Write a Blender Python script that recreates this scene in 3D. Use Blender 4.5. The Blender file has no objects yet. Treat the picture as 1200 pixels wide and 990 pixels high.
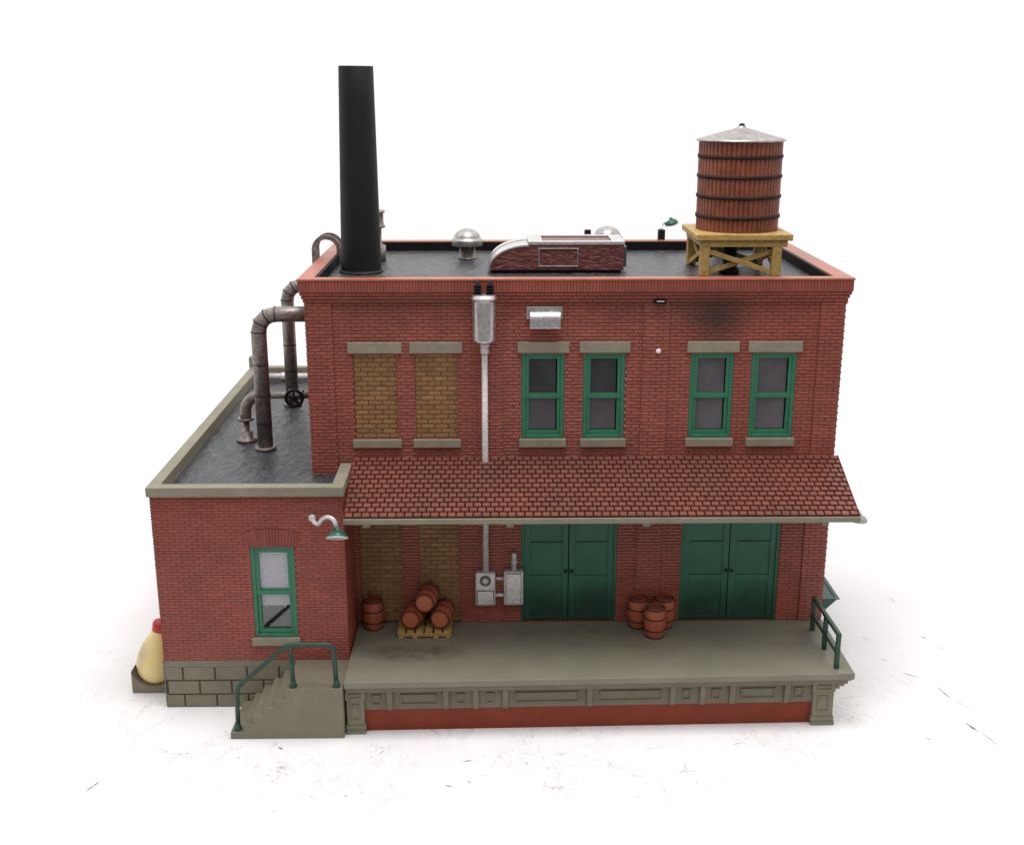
import bpy, math, random
from mathutils import Vector, Matrix
random.seed(7)
PI = math.pi
sc = bpy.context.scene
col = sc.collection
G = -1.068          # table top
ROOF = 6.58
AR = 3.08           # annex roof

# ------------------------------------------------------------------ materials
def new_mat(name):
    m = bpy.data.materials.new(name); m.use_nodes = True
    nt = m.node_tree
    b = next(n for n in nt.nodes if n.type == 'BSDF_PRINCIPLED')
    return m, nt, b

def nd(nt, typ, **kw):
    n = nt.nodes.new(typ)
    for k, v in kw.items():
        setattr(n, k, v)
    return n

def coords(nt, scale=(1, 1, 1)):
    tc = nd(nt, 'ShaderNodeTexCoord')
    mp = nd(nt, 'ShaderNodeMapping'); mp.inputs['Scale'].default_value = scale
    nt.links.new(tc.outputs['Object'], mp.inputs['Vector'])
    return mp.outputs['Vector']

def noise(nt, vec, scale, detail=4, rough=.6, dist=0.):
    n = nd(nt, 'ShaderNodeTexNoise')
    n.inputs['Scale'].default_value = scale; n.inputs['Detail'].default_value = detail
    n.inputs['Roughness'].default_value = rough; n.inputs['Distortion'].default_value = dist
    nt.links.new(vec, n.inputs['Vector'])
    return n.outputs['Fac']

def ramp(nt, fac, p0, p1, c0=(0, 0, 0, 1), c1=(1, 1, 1, 1)):
    r = nd(nt, 'ShaderNodeValToRGB')
    r.color_ramp.elements[0].position = p0; r.color_ramp.elements[1].position = p1
    r.color_ramp.elements[0].color = c0; r.color_ramp.elements[1].color = c1
    nt.links.new(fac, r.inputs['Fac'])
    return r.outputs['Color']

def mix(nt, fac, a, b, mode='MIX'):
    n = nd(nt, 'ShaderNodeMix', data_type='RGBA', blend_type=mode)
    for sock, v in ((n.inputs[0], fac), (n.inputs[6], a), (n.inputs[7], b)):
        if isinstance(v, (int, float)): sock.default_value = v
        elif isinstance(v, tuple): sock.default_value = (*v[:3], 1)
        else: nt.links.new(v, sock)
    return n.outputs[2]

def mul(nt, a, f):
    n = nd(nt, 'ShaderNodeMath', operation='MULTIPLY')
    nt.links.new(a, n.inputs[0])
    if isinstance(f, (int, float)): n.inputs[1].default_value = f
    else: nt.links.new(f, n.inputs[1])
    return n.outputs[0]

def bump(nt, b, h, strength=.3, dist=.02):
    n = nd(nt, 'ShaderNodeBump'); n.inputs['Strength'].default_value = strength
    n.inputs['Distance'].default_value = dist
    nt.links.new(h, n.inputs['Height']); nt.links.new(n.outputs['Normal'], b.inputs['Normal'])

def spot(nt, vec, c, s):
    """0..1 blob centred at c with per-axis radius s (object space)"""
    mp = nd(nt, 'ShaderNodeMapping')
    mp.inputs['Location'].default_value = [-c[i] / s[i] for i in range(3)]
    mp.inputs['Scale'].default_value = [1 / s[i] for i in range(3)]
    nt.links.new(vec, mp.inputs['Vector'])
    g = nd(nt, 'ShaderNodeTexGradient', gradient_type='SPHERICAL')
    nt.links.new(mp.outputs['Vector'], g.inputs['Vector'])
    return g.outputs['Fac']

KD = .68    # overall paint darkness
def dim(nt, c, k=None):
    return mix(nt, 1., c, (k or KD,) * 3, 'MULTIPLY')

def simple(name, c, rough=.5, var=.25, nscale=6, metal=0., spec=.5, bmp=0., bscale=60, dark=None, darkamt=.0, island=0., bright=False):
    m, nt, b = new_mat(name)
    v = coords(nt)
    f = noise(nt, v, nscale, 5)
    lo = tuple(x * (1 - var) for x in c); hi = tuple(min(1, x * (1 + var)) for x in c)
    cc = mix(nt, ramp(nt, f, .3, .7), lo, hi)
    if dark:
        f2 = noise(nt, v, nscale * 2.3, 6, .7)
        cc = mix(nt, mul(nt, ramp(nt, f2, .48, .7), darkamt), cc, dark)
    if island:
        gi = nd(nt, 'ShaderNodeNewGeometry')
        r = ramp(nt, gi.outputs['Random Per Island'], 0, 1, (1 - island,) * 3 + (1,), (1 + island * .4,) * 3 + (1,))
        cc = mix(nt, 1., cc, r, 'MULTIPLY')
    nt.links.new(dim(nt, cc, 1. if metal or bright else None), b.inputs['Base Color'])
    b.inputs['Roughness'].default_value = rough; b.inputs['Metallic'].default_value = metal
    b.inputs['Specular IOR Level'].default_value = spec
    if bmp:
        bump(nt, b, noise(nt, v, bscale, 4), bmp, .02)
    return m

M = {}
def brick_mat(name, c, stain=True):
    m, nt, b = new_mat(name)
    v = coords(nt)
    f = noise(nt, v, 1.3, 5, .6)
    cc = mix(nt, ramp(nt, f, .3, .72), tuple(x * .84 for x in c), tuple(x * 1.13 for x in c))
    f3 = noise(nt, v, 22, 3)
    cc = mix(nt, mul(nt, ramp(nt, f3, .45, .8), .25), cc, tuple(min(1, x * 1.35 + .01) for x in c))
    gi = nd(nt, 'ShaderNodeNewGeometry')
    r = ramp(nt, gi.outputs['Random Per Island'], 0, 1, (.86, .86, .86, 1), (1.08, 1.06, 1.05, 1))
    cc = mix(nt, 1., cc, r, 'MULTIPLY')
    if stain:   # soot blown out above the right-hand windows, grey dusting along the wall
        vn = noise(nt, v, 5, 5)
        s = spot(nt, v, (7.55, 0, 6.04), (.92, 2.6, .74))
        r_ = nd(nt, 'ShaderNodeMapRange', interpolation_type='SMOOTHSTEP'); r_.inputs['From Max'].default_value = 1.05
        nt.links.new(s, r_.inputs['Value'])
        s = mul(nt, r_.outputs['Result'], ramp(nt, vn, .2, .5, (.8, .8, .8, 1)))
        cc = mix(nt, mul(nt, s, .9), cc, (.022, .013, .012))
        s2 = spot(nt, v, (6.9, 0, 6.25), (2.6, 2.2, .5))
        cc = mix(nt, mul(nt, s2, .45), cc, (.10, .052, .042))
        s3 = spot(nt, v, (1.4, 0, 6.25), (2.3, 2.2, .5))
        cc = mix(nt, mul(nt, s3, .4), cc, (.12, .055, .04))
    nt.links.new(dim(nt, cc), b.inputs['Base Color'])
    b.inputs['Roughness'].default_value = .42
    b.inputs['Specular IOR Level'].default_value = .5
    bump(nt, b, noise(nt, v, 70, 3), .15, .01)
    return m
BR = (.42, .102, .064)
M['brick'] = brick_mat('red_brick', BR)
M['groove'] = simple('brick_groove', (.27, .06, .042), .8, .2)
M['annex_brick'] = brick_mat('annex_brick', (.40, .083, .052), False)
M['annex_groove'] = simple('annex_groove', (.27, .056, .038), .8, .2)
M['coping_red'] = simple('bare_red_plastic', (.50, .132, .072), .36, .14, 3, spec=.5, bmp=.1, dark=(.25, .07, .05), darkamt=.5)
M['base_red'] = simple('red_base_plastic', (.28, .046, .018), .5, .12, 3, spec=.25)
M['tan'] = simple('tan_brick', (.40, .195, .07), .62, .18, 2.5, island=.22, bmp=.15)
M['tan_groove'] = simple('tan_groove', (.22, .108, .04), .8, .2)
M['stone'] = simple('grey_stone', (.27, .238, .168), .6, .1, 2.2, bmp=.12, bscale=40, dark=(.15, .135, .1), darkamt=.25)
M['frieze'] = simple('frieze_grey', (.225, .195, .135), .6, .1, 2.5, bmp=.1, dark=(.13, .11, .08), darkamt=.35)
M['stone_groove'] = simple('stone_groove', (.10, .09, .07), .8, .1)
M['lintel'] = simple('lintel_grey', (.37, .325, .235), .6, .1, 3, bmp=.1, dark=(.14, .12, .09), darkamt=.3)
M['annex_coping'] = simple('annex_coping_grey', (.34, .31, .225), .6, .1, 1.6, bmp=.1, dark=(.25, .2, .14), darkamt=.5)
M['green'] = simple('window_green', (.036, .24, .125), .42, .12, 5)
def door_mat():
    m, nt, b = new_mat('door_green')
    v = coords(nt)
    c = mix(nt, ramp(nt, noise(nt, v, 2.2, 5), .3, .7), (.022, .155, .082), (.028, .195, .105))
    vn = noise(nt, v, 3.5, 6, .65)
    for cx_ in (4.45, 5.4, 7.55, 8.5):    # splashed dirt on each leaf
        q = mul(nt, spot(nt, v, (cx_, 0, .15), (.75, 1.5, .8)), ramp(nt, vn, .2, .6, (.45, .45, .45, 1)))
        q = ramp(nt, q, .05, .55)
        c = mix(nt, mul(nt, q, .72), c, (.012, .026, .021))
    nt.links.new(dim(nt, c), b.inputs['Base Color'])
    b.inputs['Roughness'].default_value = .5
    bump(nt, b, noise(nt, v, 40, 3), .08, .01)
    return m
M['door_green'] = door_mat()
M['rail_green'] = simple('rail_green', (.016, .075, .045), .4, .2, 5, dark=(.02, .03, .025), darkamt=.6)
M['dark_green'] = simple('hopper_green', (.045, .13, .095), .45, .15, 4)
M['black'] = simple('black_plastic', (.009, .009, .0105), .6, .2, 4, spec=.28, bmp=.06)
M['inner_black'] = simple('black_parapet', (.011, .011, .012), .6, .2, 4, spec=.12)
M['interior'] = simple('dark_interior', (.03, .028, .03), .8, .1)
M['silver'] = simple('silver_paint', (.64, .61, .605), .34, .14, 9, metal=.25, dark=(.12, .1, .1), darkamt=.45, bmp=.08)
M['tin'] = simple('worn_tin', (.42, .40, .385), .3, .2, 9, metal=.8, dark=(.1, .085, .08), darkamt=.6, bmp=.12)
M['bright_tin'] = simple('bright_tin', (.56, .53, .52), .27, .16, 7, metal=.85, dark=(.16, .14, .135), darkamt=.5, bmp=.1)
M['silver_dark'] = simple('silver_recess', (.13, .12, .12), .5, .2, 9, metal=.5)
M['duct'] = simple('weathered_duct', (.29, .25, .23), .42, .25, 7, metal=.6, dark=(.04, .03, .027), darkamt=.85, bmp=.15, bscale=30)
M['chrome'] = simple('chrome_trim', (.66, .635, .63), .3, .12, 8, metal=.9, dark=(.2, .17, .165), darkamt=.6)
M['cap_silver'] = simple('tank_cap_metal', (.36, .335, .32), .40, .25, 4, metal=.7, dark=(.1, .075, .07), darkamt=.7, bmp=.1)
M['wood_yellow'] = simple('yellow_timber', (.66, .42, .125), .55, .16, 5, dark=(.22, .11, .025), darkamt=.6, bmp=.15, bscale=35)
M['pallet_wood'] = simple('pallet_timber', (.58, .36, .12), .6, .2, 8, bmp=.1)
M['stave'] = simple('tank_staves', (.31, .085, .04), .4, .3, 5, dark=(.10, .026, .016), darkamt=.5)
M['hoop'] = simple('tank_hoop', (.05, .024, .018), .75, .3, 9, spec=.15)
M['barrel'] = simple('barrel_wood', (.50, .12, .05), .5, .18, 7, dark=(.2, .045, .02), darkamt=.4)
M['barrel_hoop'] = simple('barrel_hoop', (.035, .016, .013), .5, .3, 20)
M['barrel_top'] = simple('barrel_lid', (.26, .07, .04), .55, .2, 6)
M['head'] = simple('barrel_head', (.56, .15, .065), .5, .1, 5)
M['red'] = simple('red_cap', (.62, .012, .022), .4, .1, 4)
M['white'] = simple('white_plastic', (.8, .79, .77), .4, .04, 4, bright=True)
M['blind'] = simple('blind_white', (.66, .66, .74), .5, .05, 4)
M['rafter'] = simple('canopy_trim_grey', (.31, .28, .2), .6, .12, 3)
M['lamp_green'] = simple('lamp_enamel', (.012, .12, .075), .3, .15, 6)
M['lamp_pale'] = simple('lamp_underside', (.45, .5, .45), .4, .1, 6)
M['plaster'] = simple('brick_arch', (.36, .075, .055), .6, .15, 5, island=.2)

def tile_mat():
    m, nt, b = new_mat('roof_tiles')
    v = coords(nt)
    gi = nd(nt, 'ShaderNodeNewGeometry')
    c = ramp(nt, gi.outputs['Random Per Island'], 0, 1, (.25, .076, .05, 1), (.30, .092, .06, 1))
    f = noise(nt, v, 1.1, 4)
    c = mix(nt, mul(nt, ramp(nt, f, .4, .7), .5), c, (.155, .075, .058))
    f2 = noise(nt, v, 14, 5)
    c = mix(nt, mul(nt, ramp(nt, f2, .5, .75), .35), c, (.42, .15, .105))
    nt.links.new(dim(nt, c), b.inputs['Base Color'])
    b.inputs['Roughness'].default_value = .5
    bump(nt, b, noise(nt, v, 45, 3), .2, .01)
    return m
M['tile'] = tile_mat()
M['tile_gap'] = simple('tile_gap', (.075, .018, .014), .9, .2, spec=.05)

def roof_mat():
    m, nt, b = new_mat('roof_felt')
    v = coords(nt)
    f = noise(nt, v, 1.6, 6, .65)
    c = mix(nt, ramp(nt, f, .3, .7), (.042, .042, .048), (.066, .066, .074))
    vs = coords(nt, (1, .42, 1))
    f2 = noise(nt, vs, 9, 4, .65, .9)
    c = mix(nt, mul(nt, ramp(nt, f2, .50, .72), .75), c, (.17, .17, .178))
    n2 = noise(nt, vs, 24, 2)
    c = mix(nt, mul(nt, ramp(nt, n2, .68, .74), .6), c, (.42, .42, .42))
    nt.links.new(dim(nt, c), b.inputs['Base Color'])
    b.inputs['Roughness'].default_value = .38
    b.inputs['Specular IOR Level'].default_value = .4
    bump(nt, b, f2, .5, .04)
    return m
M['roof'] = roof_mat()

def dock_mat():
    m, nt, b = new_mat('dock_concrete')
    v = coords(nt)
    f = noise(nt, v, 1.2, 5)
    c = mix(nt, ramp(nt, f, .3, .7), (.25, .235, .175), (.30, .28, .205))
    vn = noise(nt, v, 4, 6, .65, .6)
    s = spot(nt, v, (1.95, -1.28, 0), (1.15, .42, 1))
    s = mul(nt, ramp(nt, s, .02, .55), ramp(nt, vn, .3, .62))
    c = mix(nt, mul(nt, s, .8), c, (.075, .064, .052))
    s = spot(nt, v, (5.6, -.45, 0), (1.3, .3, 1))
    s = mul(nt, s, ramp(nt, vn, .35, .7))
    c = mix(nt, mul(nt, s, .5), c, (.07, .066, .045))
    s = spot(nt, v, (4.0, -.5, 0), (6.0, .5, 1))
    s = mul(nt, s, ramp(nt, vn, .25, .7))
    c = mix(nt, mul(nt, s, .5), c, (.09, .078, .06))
    n2 = noise(nt, v, 30, 3, .7)
    c = mix(nt, mul(nt, ramp(nt, n2, .68, .8), .3), c, (.36, .31, .22))
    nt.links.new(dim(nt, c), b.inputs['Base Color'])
    b.inputs['Roughness'].default_value = .55
    bump(nt, b, noise(nt, v, 35, 4), .12, .015)
    return m
M['dock'] = dock_mat()

def glazing(name, c0, c1):
    m, nt, b = new_mat(name)
    v = coords(nt)
    f = noise(nt, v, 1.5, 3)
    nt.links.new(mix(nt, ramp(nt, f, .35, .65), c0, c1), b.inputs['Base Color'])
    b.inputs['Roughness'].default_value = .08; b.inputs['Specular IOR Level'].default_value = .4
    bump(nt, b, noise(nt, v, 2.5, 2), .08, .05)
    return m
M['glass_dark'] = glazing('dark_glazing', (.028, .028, .031), (.045, .043, .048))
M['glass_mid'] = glazing('smoky_glazing', (.075, .068, .078), (.105, .096, .108))
M['glass_pale'] = glazing('pale_smoky_glazing', (.10, .09, .102), (.135, .122, .136))

def clear_glass():
    m, nt, b = new_mat('clear_glazing')
    out = next(n for n in nt.nodes if n.type == 'OUTPUT_MATERIAL')
    t = nd(nt, 'ShaderNodeBsdfTransparent'); g = nd(nt, 'ShaderNodeBsdfGlossy')
    g.inputs['Roughness'].default_value = .06
    mx = nd(nt, 'ShaderNodeMixShader'); mx.inputs[0].default_value = .07
    nt.links.new(t.outputs[0], mx.inputs[1]); nt.links.new(g.outputs[0], mx.inputs[2])
    nt.links.new(mx.outputs[0], out.inputs['Surface'])
    return m
M['glass'] = clear_glass()

def maroon():
    m, nt, b = new_mat('maroon_panel')
    v = coords(nt, (1, 1, 2.2))
    f = noise(nt, v, 4.2, 5, .6, 1.4)
    c = mix(nt, ramp(nt, f, .35, .68), (.14, .026, .022), (.26, .072, .062))
    nt.links.new(dim(nt, c), b.inputs['Base Color'])
    b.inputs['Roughness'].default_value = .22
    bump(nt, b, f, .8, .06)
    return m
M['maroon'] = maroon()

def yellow():
    m, nt, b = new_mat('pale_yellow_plastic')
    v = coords(nt)
    f = noise(nt, v, 2.2, 4, .6, .5)
    c = mix(nt, ramp(nt, f, .35, .7), (.80, .60, .20), (.72, .62, .40))
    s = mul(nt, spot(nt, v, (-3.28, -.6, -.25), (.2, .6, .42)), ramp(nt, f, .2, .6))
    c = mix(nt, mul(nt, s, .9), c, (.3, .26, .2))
    nt.links.new(c, b.inputs['Base Color'])
    b.inputs['Roughness'].default_value = .4
    b.inputs['Subsurface Weight'].default_value = .1
    b.inputs['Subsurface Radius'].default_value = (.1, .08, .03)
    return m
M['yellow'] = yellow()

def table_mat():
    m, nt, b = new_mat('white_table')
    v = coords(nt)
    f = noise(nt, v, .35, 4)
    c = mix(nt, ramp(nt, f, .3, .7), (.79, .775, .78), (.86, .855, .855))
    # sparse grey specks and fibrous scuffs in the paper surface
    near = ramp(nt, spot(nt, v, (3.2, -1.2, G), (10.5, 5.2, 4)), .04, .4)
    patch = mul(nt, near, ramp(nt, noise(nt, v, .8, 3), .38, .6))
    vy = coords(nt, (1, .4, 1))
    n1 = noise(nt, vy, 7, 8, .8)
    c = mix(nt, mul(nt, mul(nt, ramp(nt, n1, .50, .66), patch), .5), c, (.46, .41, .40))
    n2 = noise(nt, vy, 15, 8, .8)
    c = mix(nt, mul(nt, mul(nt, ramp(nt, n2, .57, .65), patch), 1.), c, (.30, .25, .235))
    vs = coords(nt, (.55, 1.7, 1))
    vo = nd(nt, 'ShaderNodeTexVoronoi', feature='DISTANCE_TO_EDGE'); vo.inputs['Scale'].default_value = .8
    wn = nd(nt, 'ShaderNodeTexNoise'); wn.inputs['Scale'].default_value = 3; wn.inputs['Detail'].default_value = 5
    nt.links.new(vs, wn.inputs['Vector'])
    nt.links.new(mix(nt, .32, vs, wn.outputs['Color']), vo.inputs['Vector'])
    crack = ramp(nt, vo.outputs['Distance'], .0, .010, (1, 1, 1, 1), (0, 0, 0, 1))
    keep = ramp(nt, noise(nt, v, 1.6, 4), .5, .62)
    c = mix(nt, mul(nt, mul(nt, crack, mul(nt, keep, near)), .55), c, (.32, .27, .26))
    nt.links.new(c, b.inputs['Base Color'])
    b.inputs['Roughness'].default_value = .55
    b.inputs['Specular IOR Level'].default_value = .25
    return m
M['table'] = table_mat()
M['scuff'] = simple('graphite_scuff', (.24, .21, .2), .8, .3, 30)

# ------------------------------------------------------------------ mesh builder
class MB:
    def __init__(s):
        s.v = []; s.f = []; s.m = []; s.sm = []
    def add(s, vs, fs, mi=0, smooth=False):
        o = len(s.v); s.v.extend([tuple(p) for p in vs])
        for f in fs:
            s.f.append(tuple(o + i for i in f)); s.m.append(mi); s.sm.append(smooth)
        return s
    def box(s, x0, x1, y0, y1, z0, z1, mi=0):
        vs = [(x, y, z) for z in (z0, z1) for y in (y0, y1) for x in (x0, x1)]
        return s.add(vs, [(0, 2, 3, 1), (4, 5, 7, 6), (0, 1, 5, 4), (2, 6, 7, 3), (0, 4, 6, 2), (1, 3, 7, 5)], mi)
    def bar(s, p, q, w, h, mi=0, up=(0, 0, 1)):
        """rectangular bar from p to q"""
        p = Vector(p); q = Vector(q); d = (q - p).normalized(); up = Vector(up)
        a = d.cross(up)
        if a.length < 1e-4: a = d.cross(Vector((0, 1, 0)))
        a.normalize(); b = a.cross(d).normalized()
        vs = []
        for c in (p, q):
            for i, j in ((-1, -1), (1, -1), (1, 1), (-1, 1)):
                vs.append(c + a * (w / 2 * i) + b * (h / 2 * j))
        return s.add(vs, [(3, 2, 1, 0), (4, 5, 6, 7), (0, 1, 5, 4), (1, 2, 6, 5), (2, 3, 7, 6), (3, 0, 4, 7)], mi)
    def prism(s, poly, axis, a0, a1, mi=0):
        """extrude a 2D polygon along axis ('x': poly is (y,z), 'y': (x,z), 'z': (x,y))"""
        def P(u, w, t):
            return {'x': (t, u, w), 'y': (u, t, w), 'z': (u, w, t)}[axis]
        n = len(poly)
        vs = [P(u, w, a0) for u, w in poly] + [P(u, w, a1) for u, w in poly]
        fs = [tuple(range(n - 1, -1, -1)), tuple(range(n, 2 * n))]
        fs += [(i, (i + 1) % n, n + (i + 1) % n, n + i) for i in range(n)]
        return s.add(vs, fs, mi)
    def lathe(s, prof, c=(0, 0, 0), axis=(0, 0, 1), n=32, mi=0, smooth=True, cap=True, flute=None):
        ax = Vector(axis).normalized()
        t = Vector((1, 0, 0)) if abs(ax.x) < .9 else Vector((0, 1, 0))
        u = (t - ax * t.dot(ax)).normalized(); w = ax.cross(u)
        c = Vector(c); vs = []
        for r, h in prof:
            for k in range(n):
                a = 2 * PI * k / n
                rr = r * (flute(k) if flute else 1)
                vs.append(c + ax * h + (u * math.cos(a) + w * math.sin(a)) * rr)
        fs = []
        for i in range(len(prof) - 1):
            for k in range(n):
                k2 = (k + 1) % n
                fs.append((i * n + k, i * n + k2, (i + 1) * n + k2, (i + 1) * n + k))
        s.add(vs, fs, mi, smooth)
        if cap:
            o = len(s.v) - len(vs)
            s.f.append(tuple(o + k for k in range(n - 1, -1, -1))); s.m.append(mi); s.sm.append(False)
            o2 = o + (len(prof) - 1) * n
            s.f.append(tuple(o2 + k for k in range(n))); s.m.append(mi); s.sm.append(False)
        return s
    def tube(s, path, r, n=14, mi=0, cap=True):
        path = [Vector(p) for p in path]; rs = r if isinstance(r, (list, tuple)) else [r] * len(path)
        vs = []; ref = None
        for i, p in enumerate(path):
            a = path[max(0, i - 1)]; b = path[min(len(path) - 1, i + 1)]
            d = (b - a).normalized()
            if ref is None:
                ref = Vector((0, 0, 1)) if abs(d.z) < .9 else Vector((0, 1, 0))
            u = (ref - d * ref.dot(d)).normalized(); w = d.cross(u); ref = u
            for k in range(n):
                t = 2 * PI * k / n
                vs.append(p + (u * math.cos(t) + w * math.sin(t)) * rs[i])
        fs = []
        for i in range(len(path) - 1):
            for k in range(n):
                k2 = (k + 1) % n
                fs.append((i * n + k, i * n + k2, (i + 1) * n + k2, (i + 1) * n + k))
        o = len(s.v)
        s.add(vs, fs, mi, True)
        if cap:
            s.f.append(tuple(o + k for k in range(n - 1, -1, -1))); s.m.append(mi); s.sm.append(False)
            o2 = o + (len(path) - 1) * n
            s.f.append(tuple(o2 + k for k in range(n))); s.m.append(mi); s.sm.append(False)
        return s
    def wall(s, O, U, V, N, u0, u1, v0, v1, holes=(), depth=.1, mi=0):
        """flat wall sheet with rectangular holes and reveals going in by depth"""
        O, U, V, N = map(Vector, (O, U, V, N))
        us = sorted({u0, u1, *[x for h in holes for x in h[:2]]}); vs_ = sorted({v0, v1, *[x for h in holes for x in h[2:]]})
        us = [x for x in us if u0 <= x <= u1]; vs_ = [x for x in vs_ if v0 <= x <= v1]
        P = lambda u, v, d=0: O + U * u + V * v - N * d
        for i in range(len(us) - 1):
            for j in range(len(vs_) - 1):
                cu = (us[i] + us[i + 1]) / 2; cv = (vs_[j] + vs_[j + 1]) / 2
                if any(h[0] < cu < h[1] and h[2] < cv < h[3] for h in holes): continue
                s.add([P(us[i], vs_[j]), P(us[i + 1], vs_[j]), P(us[i + 1], vs_[j + 1]), P(us[i], vs_[j + 1])], [(0, 1, 2, 3)], mi)
        for a, b, c, d in holes:
            for (p, q) in (((a, c), (a, d)), ((b, d), (b, c)), ((b, c), (a, c)), ((a, d), (b, d))):
                s.add([P(*p), P(*q), P(*q, depth), P(*p, depth)], [(0, 1, 2, 3)], mi)
        return s
    def bricks(s, O, U, V, N, u0, u1, v0, v1, bl, bh, holes=(), gap=.016, d=.014, mi=0, jit=.0, phase=0., top=None):
        O, U, V, N = map(Vector, (O, U, V, N))
        rows = max(1, round((v1 - v0) / bh)); rh = (v1 - v0) / rows
        for r in range(rows):
            a, b = v0 + r * rh + gap / 2, v0 + (r + 1) * rh - gap / 2
            cv = (a + b) / 2
            segs = [(u0, u1)]
            for h in holes:
                if h[2] < cv < h[3]:
                    ns = []
                    for p, q in segs:
                        if h[1] <= p or h[0] >= q: ns.append((p, q)); continue
                        if h[0] > p: ns.append((p, h[0]))
                        if h[1] < q: ns.append((h[1], q))
                    segs = ns
            off = phase + (bl / 2 if r % 2 else 0)
            k = math.floor((u0 - off) / bl) - 1
            while off + k * bl < u1:
                c0 = off + k * bl + gap / 2; c1 = off + (k + 1) * bl - gap / 2; k += 1
                for p, q in segs:
                    e0 = max(c0, p + (.0 if p == u0 else .004)); e1 = min(c1, q - (.0 if q == u1 else .004))
                    if e1 - e0 < .025: continue
                    t = gap * .3; dd = d + random.uniform(-jit, jit)
                    P = lambda u, v, h: O + U * u + V * v + N * h
                    tt = t if top is None else top
                    vs = [P(e0, a, 0), P(e1, a, 0), P(e1, b, 0), P(e0, b, 0),
                          P(e0 + t, a + t, dd), P(e1 - t, a + t, dd), P(e1 - t, b - tt, dd), P(e0 + t, b - tt, dd)]
                    s.add(vs, [(4, 5, 6, 7), (0, 1, 5, 4), (1, 2, 6, 5), (2, 3, 7, 6), (3, 0, 4, 7)], mi)
        return s
    def build(s, name, mats, parent=None, bevel=0., segs=2):
        me = bpy.data.meshes.new(name)
        me.from_pydata(s.v, [], s.f)
        for m in (mats if isinstance(mats, (list, tuple)) else [mats]):
            me.materials.append(M[m] if isinstance(m, str) else m)
        me.polygons.foreach_set('material_index', s.m)
        me.polygons.foreach_set('use_smooth', s.sm)
        me.update()
        o = bpy.data.objects.new(name, me); col.objects.link(o)
        if parent is not None:
            o.parent = parent
            if parent.type == 'EMPTY': o.matrix_parent_inverse = Matrix.Translation(-parent.location)
        if bevel:
            b = o.modifiers.new('bevel', 'BEVEL'); b.width = bevel; b.segments = segs
            b.limit_method = 'ANGLE'; b.angle_limit = math.radians(40); b.harden_normals = False
        return o

from mathutils import noise as mnoise
def rough_sheet(mb, x0, x1, y0, y1, z, amp, step=.034, skip=None):
    nx = int((x1 - x0) / step); ny = int((y1 - y0) / step)
    idx = {}; vs = []; fs = []
    for j in range(ny + 1):
        for i in range(nx + 1):
            x = x0 + (x1 - x0) * i / nx; y = y0 + (y1 - y0) * j / ny
            e = min(x - x0, x1 - x, y - y0, y1 - y); k = min(1, e / .08)
            h = mnoise.noise((x * 6 + y * 2.2, y * 4.2 - x * 2, .3)) + .6 * mnoise.noise((x * 13, y * 7 + x * 4, 4.1)) + .5 * mnoise.noise((x * 1.3, y * 1.3, 9))
            vs.append((x, y, z + amp * h * k)); idx[i, j] = len(vs) - 1
    for j in range(ny):
        for i in range(nx):
            if skip:
                cx_, cy_ = x0 + (x1 - x0) * (i + .5) / nx, y0 + (y1 - y0) * (j + .5) / ny
                if skip(cx_, cy_): continue
            fs.append((idx[i, j], idx[i + 1, j], idx[i + 1, j + 1], idx[i, j + 1]))
    mb.add(vs, fs, 0, True)

def thing(name, label, cat, loc, group=None):
    o = bpy.data.objects.new(name, None); col.objects.link(o)
    o.location = loc; o.empty_display_size = .2
    tag(o, label, cat, group)
    return o
def tag(o, label, cat, group=None):
    o['label'] = label; o['category'] = cat
    if group: o['group'] = group
    return o

X, Y, Z = (1, 0, 0), (0, 1, 0), (0, 0, 1)
nX, nY = (-1, 0, 0), (0, -1, 0)

# ------------------------------------------------------------------ table
def build_table():
    mb = MB(); S = 600
    mb.add([(-S, -9, G), (S, -9, G), (S, 900, G), (-S, 900, G)], [(0, 1, 2, 3)])
    o = mb.build('tabletop', 'table'); o['kind'] = 'structure'
    # pencil-like scuffs lying on the sheet
    sm = MB()
    def stroke(x0, y0, x1, y1, w):
        p = px_ground(x0, y0); q_ = px_ground(x1, y1); d = q_ - p; n = Vector((-d.y, d.x, 0)).normalized(); L = d.length
        k = 9; L_ = []; R_ = []; bend = random.uniform(-.06, .06)
        for i in range(k):
            t = i / (k - 1); c = p + d * t + n * (bend * L * 4 * t * (1 - t) + random.uniform(-.012, .012) * min(L, .4)); c.z = G + .004
            ww = max(.0015, w * (.2 + .8 * math.sin(PI * min(.97, t + .04))) * random.uniform(.35, 1.2))
            L_.append(c + n * ww); R_.append(c - n * ww)
        sm.add(L_ + R_, [(i, i + 1, k + i + 1, k + i) for i in range(k - 1)])
    for a in SCUFFS: stroke(*a)
    q = sm.build('scuff_marks', 'scuff', o); q['kind'] = 'stuff'
SCUFFS = []
def px_ground(px, py):   # reference pixel -> table point (measured offline from the solved camera)
    yaw, pitch, f = .0139, .2816, 1358.8
    fw = Vector((math.sin(yaw) * math.cos(pitch), math.cos(yaw) * math.cos(pitch), -math.sin(pitch)))
    r = Vector((math.cos(yaw), -math.sin(yaw), 0)); u = r.cross(fw)
    d = fw * f + r * (px - 600) - u * (py - 495)
    C = Vector((3.5323, -20.8073, 10.0879)); t = (G - C.z) / d.z
    return C + d * t
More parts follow.
